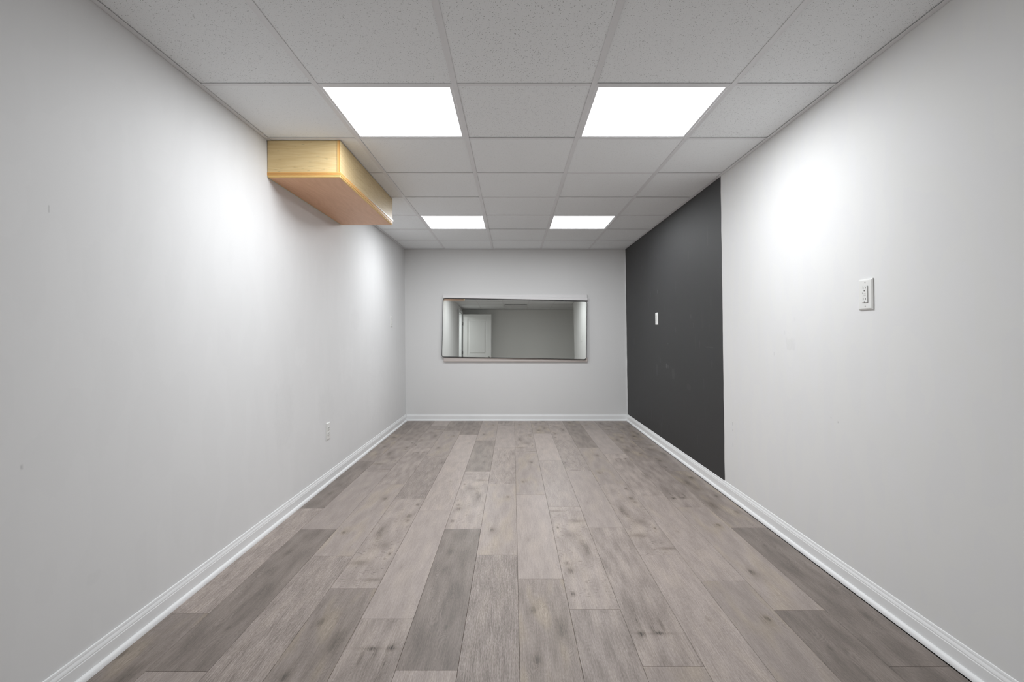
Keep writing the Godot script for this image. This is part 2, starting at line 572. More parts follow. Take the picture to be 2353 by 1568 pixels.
# ---------------------------------------------------------------- floor
# For each row of planks: the depth of one end joint, then [design, tone, turned round] from the near end on.
const ROWS := {
	-7: [1.995, [[4, 1.0, 0], [4, 0.98, 0], [5, 1.06, 0], [3, 1.0, 1], [4, 1.02, 1], [3, 1.04, 0]]],
	-6: [1.650, [[5, 1.0, 0], [7, 0.97, 0], [3, 1.0, 0], [0, 0.95, 1], [2, 0.96, 1], [3, 1.08, 1]]],
	-5: [1.305, [[0, 1.0, 0], [5, 1.02, 0], [1, 1.0, 0], [6, 1.0, 1], [2, 0.96, 0]]],
	-4: [2.191, [[7, 1.0, 0], [4, 1.0, 0], [2, 1.03, 1], [5, 0.98, 1], [1, 0.96, 1], [3, 1.08, 0]]],
	-3: [1.956, [[0, 1.0, 0], [6, 1.0, 1], [0, 1.0, 0], [7, 1.04, 0], [0, 1.02, 1], [3, 1.06, 1]]],
	-2: [1.656, [[4, 1.0, 0], [7, 1.03, 0], [3, 1.0, 0], [2, 1.06, 0], [3, 1.06, 1], [1, 1.0, 1]]],
	-1: [1.317, [[6, 1.0, 0], [5, 1.0, 0], [1, 1.03, 1], [5, 1.06, 1], [0, 0.99, 0]]],
	0: [1.069, [[1, 1.0, 0], [4, 1.08, 0], [0, 1.02, 0], [1, 1.0, 0], [2, 1.02, 1]]],
	1: [2.025, [[3, 1.0, 0], [6, 1.0, 0], [2, 1.06, 0], [7, 1.0, 1], [0, 1.03, 0], [4, 1.10, 0]]],
	2: [1.675, [[0, 1.0, 0], [1, 1.0, 0], [6, 1.02, 0], [0, 0.99, 0], [5, 1.03, 0], [2, 1.03, 0]]],
	3: [1.317, [[4, 1.0, 0], [7, 1.03, 0], [2, 1.04, 1], [1, 0.99, 0], [3, 1.06, 0]]],
	4: [2.257, [[2, 1.0, 0], [1, 0.96, 1], [7, 1.02, 1], [6, 1.06, 1], [0, 0.98, 1], [1, 0.97, 0]]],
	5: [2.016, [[6, 1.0, 0], [3, 0.98, 1], [1, 1.0, 1], [6, 1.0, 0], [4, 1.06, 1], [2, 0.95, 1]]],
	6: [1.674, [[1, 1.0, 0], [3, 0.95, 0], [3, 0.97, 1], [4, 1.03, 1], [2, 0.92, 0], [4, 1.0, 0]]],
}

func build_floor() -> void:
	var x0 := LEFT_FOOT + 0.004
	var x1 := RIGHT_FOOT - 0.004
	var floor_ := thing("floor", "grey-brown wood-look plank floor", "floor", Vector3.ZERO, "", "structure")
	part("subfloor", span_mesh(Vector3(-2.6, -0.06, -FAR - 0.1), Vector3(SIDE + 0.1, -0.009, -NEAR + 0.1)), mats.under, floor_)
	var gap := 0.0004
	for k in range(-7, 13):
		var spec: Array = ROWS[k if k < 7 else k - 11]
		var last := FAR if k < 7 else WALL_END
		var xa := maxf(PLANK_X0 + k * PLANK_W, x0)
		if k == 7:
			xa = x1
		var xb := minf(PLANK_X0 + (k + 1) * PLANK_W, x1 if k < 7 else SIDE - 0.004)
		var full: float = PLANK_X0 + k * PLANK_W
		# first joint at or before the near wall
		var first := int(floor((NEAR - spec[0]) / PLANK_L))
		var j := first
		while spec[0] + j * PLANK_L < last:
			var start: float = spec[0] + j * PLANK_L
			var da := maxf(start, NEAR + 0.004)
			var db := minf(start + PLANK_L, last - 0.004)
			# the list's second entry ends at the row's first joint beyond 1.6 m (what the camera sees first)
			var base_joint: float = spec[0]
			while base_joint < 1.60:
				base_joint += PLANK_L
			var order := int(round((start - (base_joint - PLANK_L)) / PLANK_L)) + 1
			var list: Array = spec[1]
			var pick: Array = list[posmod(order, list.size())]
			if db - da > 0.01:
				var m := plank_mesh(xa + gap, xb - gap, da + gap, db - gap, full, start, pick[2] == 1)
				part("plank", m, plank_material(pick[0], pick[1]), floor_)
			j += 1
	# the passage floor outside the door
	part("passage_boards", span_mesh(Vector3(-2.5, -0.009, -0.6), Vector3(LEFT_FOOT, -0.001, 0.7)), plank_plain(), floor_)


func plank_plain() -> StandardMaterial3D:
	return paint(Color(0.60, 0.57, 0.55), 0.5)


func plank_mesh(xa: float, xb: float, da: float, db: float, full_x: float, start: float, turned: bool) -> ArrayMesh:
	var st := surf()
	var b := 0.0009
	var low := -0.0009
	var uv := func(x: float, d: float) -> Vector2:
		var t := Vector2((d - start) / PLANK_L, (x - full_x) / PLANK_W)
		return Vector2(1.0, 1.0) - t if turned else t
	var p := func(x: float, y: float, d: float) -> Vector3: return Vector3(x, y, -d)
	var top := [[xa + b, da + b], [xb - b, da + b], [xb - b, db - b], [xa + b, db - b]]
	var rim := [[xa, da], [xb, da], [xb, db], [xa, db]]
	quad(st, p.call(top[0][0], 0.0, top[0][1]), p.call(top[1][0], 0.0, top[1][1]), p.call(top[2][0], 0.0, top[2][1]), p.call(top[3][0], 0.0, top[3][1]), Vector3.UP,
		uv.call(top[0][0], top[0][1]), uv.call(top[1][0], top[1][1]), uv.call(top[2][0], top[2][1]), uv.call(top[3][0], top[3][1]))
	var outs := [Vector3(0, 0, 1), Vector3(1, 0, 0), Vector3(0, 0, -1), Vector3(-1, 0, 0)]
	for i in 4:
		var k := (i + 1) % 4
		var ua: Vector2 = uv.call(top[i][0], top[i][1])
		var ub: Vector2 = uv.call(top[k][0], top[k][1])
		quad(st, p.call(top[i][0], 0.0, top[i][1]), p.call(top[k][0], 0.0, top[k][1]), p.call(rim[k][0], low, rim[k][1]), p.call(rim[i][0], low, rim[i][1]), (outs[i] + Vector3.UP).normalized(), ua, ub, ub, ua)
		quad(st, p.call(rim[i][0], low, rim[i][1]), p.call(rim[k][0], low, rim[k][1]), p.call(rim[k][0], -0.009, rim[k][1]), p.call(rim[i][0], -0.009, rim[i][1]), outs[i], ua, ub, ub, ua)
	return st.commit()


# ---------------------------------------------------------------- hung ceiling
const LIGHT_CELLS := [[1, 2.234], [3, 2.234], [1, 4.672], [3, 4.672]]

func cell_x(c: int) -> Vector2:
	var left := LEFT_FOOT - 0.0200
	var right := RIGHT_FOOT - 0.0305
	var xs := [left] + GRID_X + [right]
	return Vector2(xs[c], xs[c + 1])


func build_ceiling() -> void:
	var left := cell_x(0).x
	var right := cell_x(4).y
	var ceiling := thing("ceiling", "hung ceiling of white speckled square tiles in a grid", "ceiling", Vector3(0, CEIL, 0), "", "structure")
	# structure above the hung grid
	part("deck", span_mesh(Vector3(-2.62, 0.125, -FAR - 0.1), Vector3(SIDE + 0.1, 0.20, -NEAR + 0.1)), mats.grid_dark, ceiling)
	part("passage_ceiling", span_mesh(Vector3(-2.5, -0.02, -0.6), Vector3(LEFT_FOOT - 0.16, 0.02, 0.7)), mats.wall_behind, ceiling)
	var lines := []
	var d := GRID_Z0
	while d > NEAR + 0.2:
		d -= TILE
	while d < FAR - 0.2:
		if d > NEAR + 0.05:
			lines.append(d)
		d += TILE
	var ends := [NEAR] + lines + [FAR]
	# tiles
	for r in ends.size() - 1:
		for c in 5:
			var x := cell_x(c)
			var d0: float = ends[r]
			var d1: float = ends[r + 1]
			if c == 4 and d1 < WALL_END:
				x.y = GRID_X[3] + TILE
			var skip := false
			for q in LIGHT_CELLS:
				if q[0] == c and absf(q[1] - d0) < 0.1:
					skip = true
			if c == 2 and absf(d0 - (GRID_Z0 - 4.0 * TILE)) < 0.1:
				skip = true        # the vent
			if skip:
				continue
			var kind := 0
			if d0 < 1.7 and d0 > 1.5:
				kind = 2 if c == 2 else 1
			elif d0 < 2.3 and d0 > 2.0:
				kind = 1 if c == 2 or c == 4 else 0
			var in_x := 0.003
			var st := surf()
			var w := x.y - x.x - 2.0 * in_x
			var l := d1 - d0 - 2.0 * in_x
			var lift := 0.0018 + rng.randf() * 0.0016
			add_tile(st, w, l)
			var o := part("ceiling_tile", st.commit(), mats["tile_%d" % kind], ceiling, Vector3((x.x + x.y) / 2.0, lift, -(d0 + d1) / 2.0))
			o.rotation.x = rng.randf_range(-0.0016, 0.0016)
			o.rotation.z = rng.randf_range(-0.0016, 0.0016)
	# the wider part behind the camera
	var wide := [GRID_X[3] + TILE, GRID_X[3] + 2.0 * TILE, SIDE]
	var cut := [NEAR, lines[0], lines[1], WALL_END]
	for r in 3:
		for c in 2:
			var st := surf()
			add_tile(st, wide[c + 1] - wide[c] - 0.006, cut[r + 1] - cut[r] - 0.006)
			part("ceiling_tile", st.commit(), mats.tile_0, ceiling, Vector3((wide[c] + wide[c + 1]) / 2.0, 0.002, -(cut[r] + cut[r + 1]) / 2.0))
	var slip := surf()
	add_tile(slip, wide[0] - right - 0.006, WALL_END - lines[1] - 0.006)
	part("ceiling_tile", slip.commit(), mats.tile_0, ceiling, Vector3((wide[0] + right) / 2.0, 0.002, -(WALL_END + lines[1]) / 2.0))
	for c in 2:
		part("main_tee", box_mesh(Vector3(0.024, 0.0014, WALL_END - NEAR), 0.0003), mats.grid, ceiling, Vector3(wide[c], 0.0007, -(WALL_END + NEAR) / 2.0))
	for r in 2:
		part("cross_tee", box_mesh(Vector3(SIDE - right, 0.0012, 0.024), 0.0003), mats.grid, ceiling, Vector3((SIDE + right) / 2.0, 0.0009, -lines[r]))
	# grid of tees: main tees run down the room, cross tees between them
	for gx in GRID_X:
		var st := surf()
		add_box(st, Vector3(0.024, 0.0014, FAR - NEAR - 0.002), Vector3(gx, 0.0007, -(FAR + NEAR) / 2.0), 0.0003)
		add_box(st, Vector3(0.0016, 0.032, FAR - NEAR - 0.002), Vector3(gx, 0.0174, -(FAR + NEAR) / 2.0))
		part("main_tee", st.commit(), mats.grid, ceiling)
	for dz in lines:
		for c in 5:
			var x := cell_x(c)
			var st := surf()
			var a: float = x.x + (0.012 if c > 0 else 0.0)
			var b: float = x.y - (0.012 if c < 4 else 0.0)
			add_box(st, Vector3(b - a - 0.0006, 0.0012, 0.024), Vector3((a + b) / 2.0, 0.0009, -dz), 0.0003)
			add_box(st, Vector3(b - a - 0.0006, 0.030, 0.0016), Vector3((a + b) / 2.0, 0.0165, -dz))
			part("cross_tee", st.commit(), mats.grid, ceiling)
	# wall angle round the edge
	var angle := func(size: Vector3, at: Vector3, up: Vector3, up_at: Vector3) -> void:
		var st := surf()
		add_box(st, size, at, 0.0003)
		add_box(st, up, up_at)
		part("wall_angle", st.commit(), mats.grid, ceiling)
	var mid := -(FAR + NEAR) / 2.0
	var run := FAR - NEAR - 0.001
	angle.call(Vector3(0.022, 0.0012, run), Vector3(left + 0.0115, -0.0006, mid), Vector3(0.0012, 0.022, run), Vector3(left + 0.0016, 0.0110, mid))
	var run_r := FAR - WALL_END
	var mid_r := -(FAR + WALL_END) / 2.0
	angle.call(Vector3(0.022, 0.0012, run_r), Vector3(right - 0.0115, -0.0006, mid_r), Vector3(0.0012, 0.022, run_r), Vector3(right - 0.0016, 0.0110, mid_r))
	angle.call(Vector3(right - left - 0.05, 0.0012, 0.022), Vector3((left + right) / 2.0, -0.0006, -FAR + 0.0115), Vector3(right - left - 0.05, 0.022, 0.0012), Vector3((left + right) / 2.0, 0.0110, -FAR + 0.0012))
	angle.call(Vector3(right - left - 0.05, 0.0012, 0.022), Vector3((left + right) / 2.0, -0.0006, -NEAR - 0.0115), Vector3(right - left - 0.05, 0.022, 0.0012), Vector3((left + right) / 2.0, 0.0110, -NEAR - 0.0012))


# a tile whose underside lies at y = 0, its texture cut, not squeezed, where the tile is cut
func add_tile(st: SurfaceTool, w: float, l: float) -> void:
	var th := 0.015
	var x := w / 2.0
	var z := l / 2.0
	var b := 0.0012
	var uv := func(px: float, pz: float) -> Vector2: return Vector2((px + x) / 0.61, (pz + z) / 0.61)
	var lo := [Vector3(-x + b, 0, -z + b), Vector3(x - b, 0, -z + b), Vector3(x - b, 0, z - b), Vector3(-x + b, 0, z - b)]
	var rim := [Vector3(-x, b, -z), Vector3(x, b, -z), Vector3(x, b, z), Vector3(-x, b, z)]
	var up := [Vector3(-x, th, -z), Vector3(x, th, -z), Vector3(x, th, z), Vector3(-x, th, z)]
	var t := []
	for p in lo:
		t.append(uv.call(p.x, p.z))
	quad(st, lo[0], lo[1], lo[2], lo[3], Vector3.DOWN, t[0], t[1], t[2], t[3])
	quad(st, up[0], up[1], up[2], up[3], Vector3.UP, t[0], t[1], t[2], t[3])
	var outs := [Vector3(0, 0, -1), Vector3(1, 0, 0), Vector3(0, 0, 1), Vector3(-1, 0, 0)]
	for i in 4:
		var k := (i + 1) % 4
		quad(st, lo[i], lo[k], rim[k], rim[i], (outs[i] + Vector3.DOWN).normalized(), t[i], t[k], t[k], t[i])
		quad(st, rim[i], rim[k], up[k], up[i], outs[i], t[i], t[k], t[k], t[i])


# ---------------------------------------------------------------- ceiling lights
func build_light_panels() -> void:
	var labels := [
		"square glowing ceiling light panel nearest the plywood box, front left",
		"large square glowing ceiling light panel at front right, above the pale wall",
		"small-looking glowing ceiling light panel at far left, beyond the plywood box",
		"small-looking glowing ceiling light panel at far right, beside the charcoal wall"]
	for i in 4:
		var q: Array = LIGHT_CELLS[i]
		var x := cell_x(q[0])
		var at := Vector3((x.x + x.y) / 2.0, CEIL + 0.0016, -(q[1] + TILE / 2.0))
		var o := thing("light_panel", labels[i], "ceiling light", at, "square light panels in the ceiling grid")
		var st := surf()
		var outer := 0.300
		var inner := 0.2795
		var deep := 0.012
		for s in [-1.0, 1.0]:
			var bar := outer - inner
			add_box(st, Vector3(bar, deep, outer * 2.0), Vector3(s * (outer - bar / 2.0), deep / 2.0, 0), 0.001)
			add_box(st, Vector3(inner * 2.0, deep, bar), Vector3(0, deep / 2.0, s * (outer - bar / 2.0)), 0.001)
		part("frame", st.commit(), mats.grid, o)
		part("diffuser", box_mesh(Vector3(inner * 2.0 - 0.0004, 0.004, inner * 2.0 - 0.0004), 0.0, Vector3(0, 0.008, 0)), mats.diffuser, o)
		part("housing", box_mesh(Vector3(0.58, 0.03, 0.58), 0.001, Vector3(0, 0.028, 0)), mats.grid, o)
		var lamp := AreaLight3D.new()
		lamp.name = "panel_light"
		lamp.area_size = Vector2(0.555, 0.555)
		lamp.area_normalize_energy = true
		lamp.area_range = 12.0
		lamp.area_attenuation = 2.0
		lamp.light_energy = PANEL_ENERGY
		lamp.light_color = Color(0.975, 0.988, 1.0)
		lamp.shadow_enabled = true
		lamp.position = Vector3(0, 0.003, 0)
		lamp.rotation.x = -PI / 2.0
		o.add_child(lamp)


# ---------------------------------------------------------------- vent behind the camera (seen in the mirror)
func build_vent() -> void:
	var x := cell_x(2)
	var d0 := GRID_Z0 - 4.0 * TILE
	var d1 := d0 + TILE
	var at := Vector3((x.x + x.y) / 2.0, CEIL + 0.0016, -(d0 + d1) / 2.0)
	var o := thing("air_vent", "white ceiling vent with dark slot, seen in the mirror", "vent", at)
	var w := 0.596
	part("housing", box_mesh(Vector3(w, 0.02, w), 0.001, Vector3(0, 0.060, 0)), mats.grid_dark, o)
	var st := surf()
	for s in [-1.0, 1.0]:
		add_box(st, Vector3(0.02, 0.048, w), Vector3(s * (w / 2.0 - 0.01), 0.024, 0), 0.001)
		add_box(st, Vector3(w - 0.04, 0.048, 0.02), Vector3(0, 0.024, s * (w / 2.0 - 0.01)), 0.001)
	part("frame", st.commit(), mats.grid, o)
	part("face_plate", box_mesh(Vector3(w - 0.042, 0.004, 0.40), 0.001), mats.grid, o, Vector3(0, 0.004, 0.064))


# ---------------------------------------------------------------- baseboards
func base_profile(s: float) -> Array:
	var p := [Vector2(0, 0), Vector2(0.0115, 0), Vector2(0.0115, 0.057), Vector2(0.0100, 0.0595), Vector2(0.0100, 0.0635), Vector2(0.0085, 0.068), Vector2(0.0060, 0.073), Vector2(0.0055, 0.078), Vector2(0.0042, 0.0825), Vector2(0.0015, 0.084), Vector2(0, 0.084)]
	var out := []
	for q in p:
		out.append(Vector2(q.x * s, q.y))
	return out


func shoe_profile(s: float) -> Array:
	var out := [Vector2(0.0115 * s, 0.0)]
	for i in 7:
		var a := PI / 2.0 * i / 6.0
		out.append(Vector2((0.0115 + 0.0125 * cos(a)) * s, 0.0185 * sin(a)))
	return out


func build_baseboards() -> void:
	var runs := [
		["baseboard_left", 1.0, LEFT_FOOT, [[DOOR_B + 0.07, 3.10], [3.1004, FAR - 0.0005]], "white moulded baseboard along the left wall"],
		["baseboard_right", -1.0, RIGHT_FOOT, [[WALL_END, 3.34], [3.3404, FAR - 0.0005]], "white moulded baseboard along the wall with the charcoal section"]]
	for q in runs:
		var o := thing(q[0], q[4], "baseboard", Vector3(q[2], 0.0003, 0), "", "structure")
		for k in q[3].size():
			var seg: Array = q[3][k]
			part("board", sweep_mesh(base_profile(q[1]), -seg[0], -seg[1]), mats.white_trim, o, Vector3(0.0005 * k * q[1], 0, 0))
		part("shoe_moulding", sweep_mesh(shoe_profile(q[1]), -q[3][0][0], -FAR + 0.0005), mats.white_trim, o)
	for q in [["baseboard_back", -FAR, 0.0, "white moulded baseboard along the end wall under the mirror"], ["baseboard_front", -NEAR, PI, "white moulded baseboard along the wall behind the camera"]]:
		var o := thing(q[0], q[3], "baseboard", Vector3((LEFT_FOOT + RIGHT_FOOT) / 2.0, 0.0003, q[1]), "", "structure")
		o.rotation.y = q[2] - PI / 2.0
		var half := (RIGHT_FOOT - LEFT_FOOT) / 2.0 - 0.012
		part("board", sweep_mesh(base_profile(1.0), -half, half), mats.white_trim, o)
		part("shoe_moulding", sweep_mesh(shoe_profile(1.0), -half + 0.012, half - 0.012), mats.white_trim, o)


# ---------------------------------------------------------------- plywood box under the ceiling
func build_plywood_box() -> void:
	var x0 := LEFT_FOOT - 0.0180
	var x1 := -0.964
	var d0 := 2.865
	var d1 := 4.11
	var y0 := 1.970
	var y1 := CEIL - 0.0022
	var ply := 0.019
	var low := 0.030       # two boards make the bottom
	var o := thing("plywood_box", "pale birch plywood box fixed under the ceiling along the left wall", "box", Vector3(x0, y0, -d0))
	var w := x1 - x0
	var l := d1 - d0
	var h := y1 - y0
	# end panel facing the room, far end panel, side panel, bottom
	part("end_panel", span_mesh(Vector3(0.001, low, -ply), Vector3(w - ply, h, -0.002), 0.0006), mats.birch, o)
	part("end_panel", span_mesh(Vector3(0.001, low, -l + 0.002), Vector3(w - ply, h, -l + ply), 0.0006), mats.birch, o)
	var side := part("side_panel", span_mesh(Vector3(w - ply, low, -l), Vector3(w - 0.002, h, 0), 0.0008), mats.birch_side, o)
	plies(side, Vector3(w - ply + 0.0003, low + 0.0005, -0.001), Vector3(w - 0.0023, h - 0.0005, 0.0008), 0)
	var bottom := part("bottom_panel", box_mesh(Vector3(l - 0.002, 0.011, w - 0.002), 0.004), mats.board_edge, o)
	bottom.rotation.y = PI / 2.0
	bottom.position = Vector3(w / 2.0, 0.0063, -l / 2.0)
	var veneer := part("veneer", box_mesh(Vector3(l - 0.022, 0.0012, w - 0.020), 0.0004, Vector3(0, -0.0056, 0)), mats.lauan, bottom)
	veneer.set_meta("label", "reddish veneer underside")
	var edge := part("edge_plies", ply_stack(w, l, 0.0118, low), null, o)
	edge.set_meta("label", "orange striped plywood edge")
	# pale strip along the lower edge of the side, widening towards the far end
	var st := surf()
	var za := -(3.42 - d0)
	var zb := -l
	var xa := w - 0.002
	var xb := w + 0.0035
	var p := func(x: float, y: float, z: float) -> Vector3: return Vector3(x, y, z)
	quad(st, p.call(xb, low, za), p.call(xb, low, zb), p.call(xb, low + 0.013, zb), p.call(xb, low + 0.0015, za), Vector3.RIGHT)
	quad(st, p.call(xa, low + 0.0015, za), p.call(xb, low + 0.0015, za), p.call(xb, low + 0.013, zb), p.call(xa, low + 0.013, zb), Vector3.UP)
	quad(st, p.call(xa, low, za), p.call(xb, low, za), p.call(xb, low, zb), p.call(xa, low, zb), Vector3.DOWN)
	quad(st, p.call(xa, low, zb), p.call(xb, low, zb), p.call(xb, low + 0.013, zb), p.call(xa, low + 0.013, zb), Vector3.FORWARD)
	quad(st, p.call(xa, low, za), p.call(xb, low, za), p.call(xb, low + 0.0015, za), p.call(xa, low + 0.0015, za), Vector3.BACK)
	part("pale_strip", st.commit(), mats.white_trim, o)


# the layers seen on a panel's cut end, stacked along axis `ax`
func plies(parent: Node3D, lo: Vector3, hi: Vector3, ax: int) -> void:
	var m := ArrayMesh.new()
	var n := 5
	for tone in 2:
		var st := surf()
		for i in n:
			if i % 2 != tone:
				continue
			var a := lo
			var b := hi
			a[ax] = lerpf(lo[ax], hi[ax], float(i) / n)
			b[ax] = lerpf(lo[ax], hi[ax], float(i + 1) / n)
			b.z -= 0.0003 * tone
			add_box(st, b - a, (a + b) / 2.0)
		st.set_material(mats.ply_light if tone == 0 else mats.ply_dark)
		st.commit(m)
	var e := part("edge_plies", m, null, parent)
	e.set_meta("label", "orange striped plywood edge")


func ply_stack(w: float, l: float, y0: float, y1: float) -> ArrayMesh:
	var m := ArrayMesh.new()
	for tone in 2:
		var st := surf()
		for i in 5:
			if i % 2 != tone:
				continue
			var a := lerpf(y0, y1, i / 5.0)
			var b := lerpf(y0, y1, (i + 1) / 5.0)
			var inset := 0.0005 * tone
			add_box(st, Vector3(w - inset, b - a, l - inset * 2.0), Vector3((w - inset) / 2.0, (a + b) / 2.0, -l / 2.0), 0.0002)
		st.set_material(mats.ply_light if tone == 0 else mats.ply_dark)
		st.commit(m)
	return m


# ---------------------------------------------------------------- mirror on the end wall
func rounded_rect(w: float, h: float, r: float, n := 6) -> PackedVector2Array:
	var p := PackedVector2Array()
	for c in [[1, 1, 0], [-1, 1, 1], [-1, -1, 2], [1, -1, 3]]:
		for i in n + 1:
			var a: float = PI / 2.0 * (c[2] + float(i) / n)
			p.append(Vector2(c[0] * (w / 2.0 - r) + cos(a) * r, c[1] * (h / 2.0 - r) + sin(a) * r))
	return p


func plate_mesh(outline: PackedVector2Array, z0: float, z1: float) -> ArrayMesh:
	var st := surf()
	var idx := Geometry2D.triangulate_polygon(outline)
	for k in range(0, idx.size(), 3):
		for z in [[z0, Vector3.FORWARD], [z1, Vector3.BACK]]:
			var v := []
			for j in 3:
				v.append(Vector3(outline[idx[k + j]].x, outline[idx[k + j]].y, z[0]))
			tri(st, v[0], v[1], v[2], z[1])
	for i in outline.size():
		var a := outline[i]
		var b := outline[(i + 1) % outline.size()]
		var n := Vector2((b - a).y, -(b - a).x).normalized()
		quad(st, Vector3(a.x, a.y, z0), Vector3(b.x, b.y, z0), Vector3(b.x, b.y, z1), Vector3(a.x, a.y, z1), Vector3(n.x, n.y, 0))
	return st.commit()


func build_mirror() -> void:
	var w := 1.826
	var h := 0.742
	var o := thing("hanging_mirror", "wide mirror with thin dark rim, hung slightly crooked on end wall", "mirror", Vector3(0.0235, 1.1665, -FAR + 0.036))
	o.rotation = Vector3(deg_to_rad(-1.58), -0.002, deg_to_rad(-1.04))
	part("rim", plate_mesh(rounded_rect(w, h, 0.026), -0.012, 0.0), mats.frame_dark, o)
	var st := surf()
	var gw := w - 0.012
	var gh := h - 0.012
	var r := 0.022
	var cols := 48
	var pt := func(i: int, s: float) -> Vector3:
		var j := mini(i, cols - i)            # columns crowd together round the corners
		var a := PI / 2.0 * minf(j, 10) / 10.0
		var x := gw / 2.0 - r + r * cos(a)
		if j > 10:
			x = (gw / 2.0 - r) * (1.0 - float(j - 10) / (cols / 2 - 10))
		var hh := gh / 2.0 - r + r * sin(a)
		if i < cols / 2:
			x = -x
		return Vector3(x, s * hh, 0.0008)
	for i in cols:
		var v := [pt.call(i, -1.0), pt.call(i + 1, -1.0), pt.call(i + 1, 1.0), pt.call(i, 1.0)]
		for k in [[0, 2, 1], [0, 3, 2]]:
			for j in k:
				st.set_normal(Vector3.BACK)
				st.set_uv(Vector2.ZERO)
				st.add_vertex(v[j])
	part("glass", st.commit(), mats.mirror, o)
	part("top_moulding", box_mesh(Vector3(w + 0.004, 0.034, 0.016), 0.003, Vector3(0.002, h / 2.0 + 0.0225, 0.0)), mats.rail, o)

	var top := part("mounting_rail", box_mesh(Vector3(1.828, 0.045, 0.013), 0.0015), mats.rail, self, Vector3(0.030, 1.5805, -FAR + 0.0068))
	tag(top, "thin white level rail on end wall above the mirror", "rail", "rails that carry the mirror")
	var low := part("mounting_rail", box_mesh(Vector3(1.822, 0.052, 0.028), 0.002), mats.ledge, self, Vector3(0.038, 0.780, -FAR + 0.0145))
	tag(low, "narrow ledge on end wall under the mirror, shadow put into its beige tone", "rail", "rails that carry the mirror")


# ---------------------------------------------------------------- outlets
# built facing +z, its back at z = 0
func make_outlet(label: String, plate_w: float, plate_h: float, rocker: bool) -> Node3D:
	var o := thing("electrical_outlet", label, "outlet", Vector3.ZERO, "wall outlets")
	var st := surf()
	# cover plate with sloping rim
	var d := 0.0062
	var b := 0.0062
	var x := plate_w / 2.0
	var y := plate_h / 2.0
	var base := [Vector3(-x, -y, 0), Vector3(x, -y, 0), Vector3(x, y, 0), Vector3(-x, y, 0)]
	var mid := []
	var face := []
	for p in base:
		mid.append(p + Vector3(0, 0, d * 0.45))
		face.append(Vector3(p.x - signf(p.x) * b, p.y - signf(p.y) * b, d))
	var outs := [Vector3.DOWN, Vector3.RIGHT, Vector3.UP, Vector3.LEFT]
	for i in 4:
		var k := (i + 1) % 4
		quad(st, base[i], base[k], mid[k], mid[i], outs[i])
		quad(st, mid[i], mid[k], face[k], face[i], (outs[i] + Vector3(0, 0, 1.6)).normalized())
	quad(st, face[0], face[1], face[2], face[3], Vector3.BACK)
	quad(st, base[0], base[1], base[2], base[3], Vector3.FORWARD)
	part("cover_plate", st.commit(), mats.plate, o)
	var socket := func(parent: Node3D, cy: float, z: float) -> void:
		part("slot", box_mesh(Vector3(0.0022, 0.0080, 0.0008)), mats.slot, parent, Vector3(-0.0064, cy + 0.004, z))
		part("slot", box_mesh(Vector3(0.0022, 0.0066, 0.0008)), mats.slot, parent, Vector3(0.0064, cy + 0.004, z))
		part("earth_hole", disc_mesh(0.0026, 0.0008, 10), mats.slot, parent, Vector3(0, cy - 0.0075, z - 0.0004))
	if rocker:
		var body := part("receptacle", box_mesh(Vector3(0.0335, 0.067, 0.0056), 0.0012), mats.plate, o, Vector3(0, 0, d + 0.0004))
		part("seat_gap", box_mesh(Vector3(0.0350, 0.0686, 0.0006)), mats.slot, o, Vector3(0, 0, d))
		socket.call(body, 0.0225, 0.0029)
		socket.call(body, -0.0225, 0.0029)
		part("test_button", box_mesh(Vector3(0.012, 0.0045, 0.0014), 0.0004), mats.button, body, Vector3(0, 0.0036, 0.003))
		part("reset_button", box_mesh(Vector3(0.012, 0.0045, 0.0014), 0.0004), mats.button, body, Vector3(0, -0.0036, 0.003))
		part("indicator", box_mesh(Vector3(0.0022, 0.0022, 0.0008)), mats.slot, body, Vector3(-0.0105, 0.006, 0.0029))
		for s in [-1.0, 1.0]:
			part("screw", disc_mesh(0.0026, 0.001, 12), mats.screw, o, Vector3(0, s * 0.0485, d))
	else:
		for s in [-1.0, 1.0]:
			var body := part("receptacle", plate_mesh(rounded_rect(0.0335, 0.0285, 0.011), 0.0, 0.0022), mats.plate, o, Vector3(0, s * 0.0195, d))
			socket.call(body, 0.0, 0.0025)
		part("screw", disc_mesh(0.0030, 0.001, 12), mats.screw, o, Vector3(0, 0, d))
	return o


func build_outlets() -> void:
	# label, side, depth, height, plate width, plate height, rocker
	var list := [
		["large white outlet plate on the pale wall at right", 1, 2.085, 1.252, 0.083, 0.126, true],
		["white outlet plate on the charcoal painted wall", 1, 5.115, 1.251, 0.083, 0.122, true],
		["white outlet plate low on left wall above the baseboard", -1, 3.767, 0.380, 0.083, 0.126, false],
		["small white outlet plate at chest height by the far left corner", -1, 5.770, 1.240, 0.083, 0.122, true]]
	for q in list:
		var o := make_outlet(q[0], q[4], q[5], q[6])
		var right: bool = q[1] > 0
		var lean := RIGHT_LEAN if right else LEFT_LEAN
		var foot := RIGHT_FOOT if right else LEFT_FOOT
		var face := Basis(Vector3.BACK, lean) * Basis(Vector3.UP, -PI / 2.0 if right else PI / 2.0)
		var out := 0.0014 if right else 0.0002
		o.transform = Transform3D(face, Vector3(foot - sin(lean) * q[3] + (-out if right else out), q[3], -q[2]))


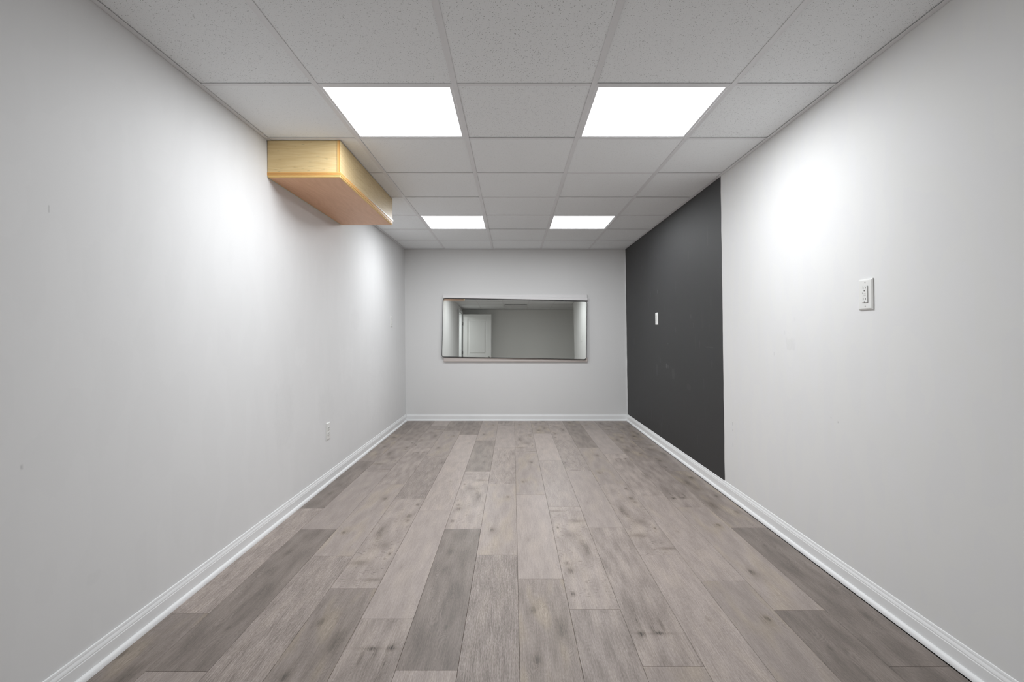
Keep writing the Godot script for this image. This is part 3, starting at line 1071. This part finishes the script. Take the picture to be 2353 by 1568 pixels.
# ---------------------------------------------------------------- unseen lamp added in the passage to brighten the room
func build_added_fill_lamp() -> void:
	var o := thing("added_fill_lamp", "added unseen fill lamp, round and glowing, in the passage outside the door", "ceiling light", Vector3(-2.0, CEIL - 0.02, -0.02))
	var base := disc_mesh(0.17, 0.02, 32)
	var b := part("base", base, mats.grid, o)
	b.rotation.x = PI / 2.0
	var shade := part("shade", disc_mesh(0.155, 0.03, 32), mats.diffuser, o, Vector3(0, -0.02, 0))
	shade.rotation.x = PI / 2.0
	var lamp := AreaLight3D.new()
	lamp.name = "fill_light"
	lamp.area_size = Vector2(0.27, 0.27)
	lamp.area_normalize_energy = true
	lamp.area_range = 12.0
	lamp.area_attenuation = 2.0
	lamp.light_energy = PANEL_ENERGY * 0.85
	lamp.light_color = Color(0.975, 0.988, 1.0)
	lamp.shadow_enabled = true
	lamp.position = Vector3(0, -0.053, 0)
	lamp.rotation.x = -PI / 2.0
	o.add_child(lamp)


# ---------------------------------------------------------------- door behind the camera (seen in the mirror)
func build_door() -> void:
	# frame in the left wall
	var trim := thing("door_1", "white panelled door standing open, seen in the mirror", "door", Vector3(LEFT_FOOT, 0, 0), "", "structure")
	for e in [[DOOR_A, 1.0], [DOOR_B, -1.0]]:
		part("jamb", span_mesh(Vector3(-0.155, 0.0, -e[0] - (0.018 if e[1] > 0 else 0.0)), Vector3(-0.006, DOOR_H, -e[0] + (0.0 if e[1] > 0 else 0.018)), 0.001), mats.white_trim, trim)
	part("jamb", span_mesh(Vector3(-0.155, DOOR_H - 0.018, -DOOR_B + 0.018), Vector3(-0.006, DOOR_H, -DOOR_A - 0.018), 0.001), mats.white_trim, trim)
	for e in [[DOOR_A - 0.057, DOOR_A], [DOOR_B, DOOR_B + 0.057]]:
		part("casing", span_mesh(Vector3(0.0005, 0.0, -e[1]), Vector3(0.016, DOOR_H + 0.057, -e[0]), 0.004), mats.white_trim, trim)
	part("casing", span_mesh(Vector3(0.0005, DOOR_H + 0.0002, -DOOR_B), Vector3(0.016, DOOR_H + 0.057, -DOOR_A), 0.004), mats.white_trim, trim)
	# the leaf, swung square into the room
	var wd := 0.735
	var hd := 2.01
	var leaf := part("leaf", null, mats.door, trim, Vector3(0.034, 0.012, -DOOR_A + 0.022))
	var st := surf()
	var th := 0.035
	var stile := 0.115
	# rails and stiles
	for s in [stile / 2.0, wd - stile / 2.0]:
		add_box(st, Vector3(stile, hd, th), Vector3(s, hd / 2.0, 0), 0.002)
	for q in [[0.0, 0.20], [0.80, 0.95], [hd - 0.13, hd]]:
		add_box(st, Vector3(wd - stile * 2.0, q[1] - q[0], th), Vector3(wd / 2.0, (q[0] + q[1]) / 2.0, 0))
	leaf.mesh = st.commit()
	for q in [[0.20, 0.80], [0.95, hd - 0.13]]:
		st = surf()
		var pw := wd - stile * 2.0
		var ph: float = q[1] - q[0]
		add_box(st, Vector3(pw, ph, 0.012), Vector3(wd / 2.0, (q[0] + q[1]) / 2.0, 0))
		add_box(st, Vector3(pw - 0.09, ph - 0.09, 0.030), Vector3(wd / 2.0, (q[0] + q[1]) / 2.0, 0), 0.009)
		part("panel", st.commit(), mats.door, leaf)
	for s in [-1.0, 1.0]:
		var knob := SphereMesh.new()
		knob.radius = 0.027
		knob.height = 0.046
		knob.radial_segments = 20
		knob.rings = 10
		part("knob", knob, mats.knob, leaf, Vector3(wd - 0.065, 0.875, s * 0.058))
		part("knob_rose", disc_mesh(0.030, 0.030, 20), mats.knob, leaf, Vector3(wd - 0.065, 0.875, 0.0175 if s > 0 else -0.0475))
	for y in [0.22, 1.0, 1.76]:
		part("hinge", box_mesh(Vector3(0.016, 0.09, 0.016), 0.005), mats.hinge, leaf, Vector3(-0.010, y, -0.019))
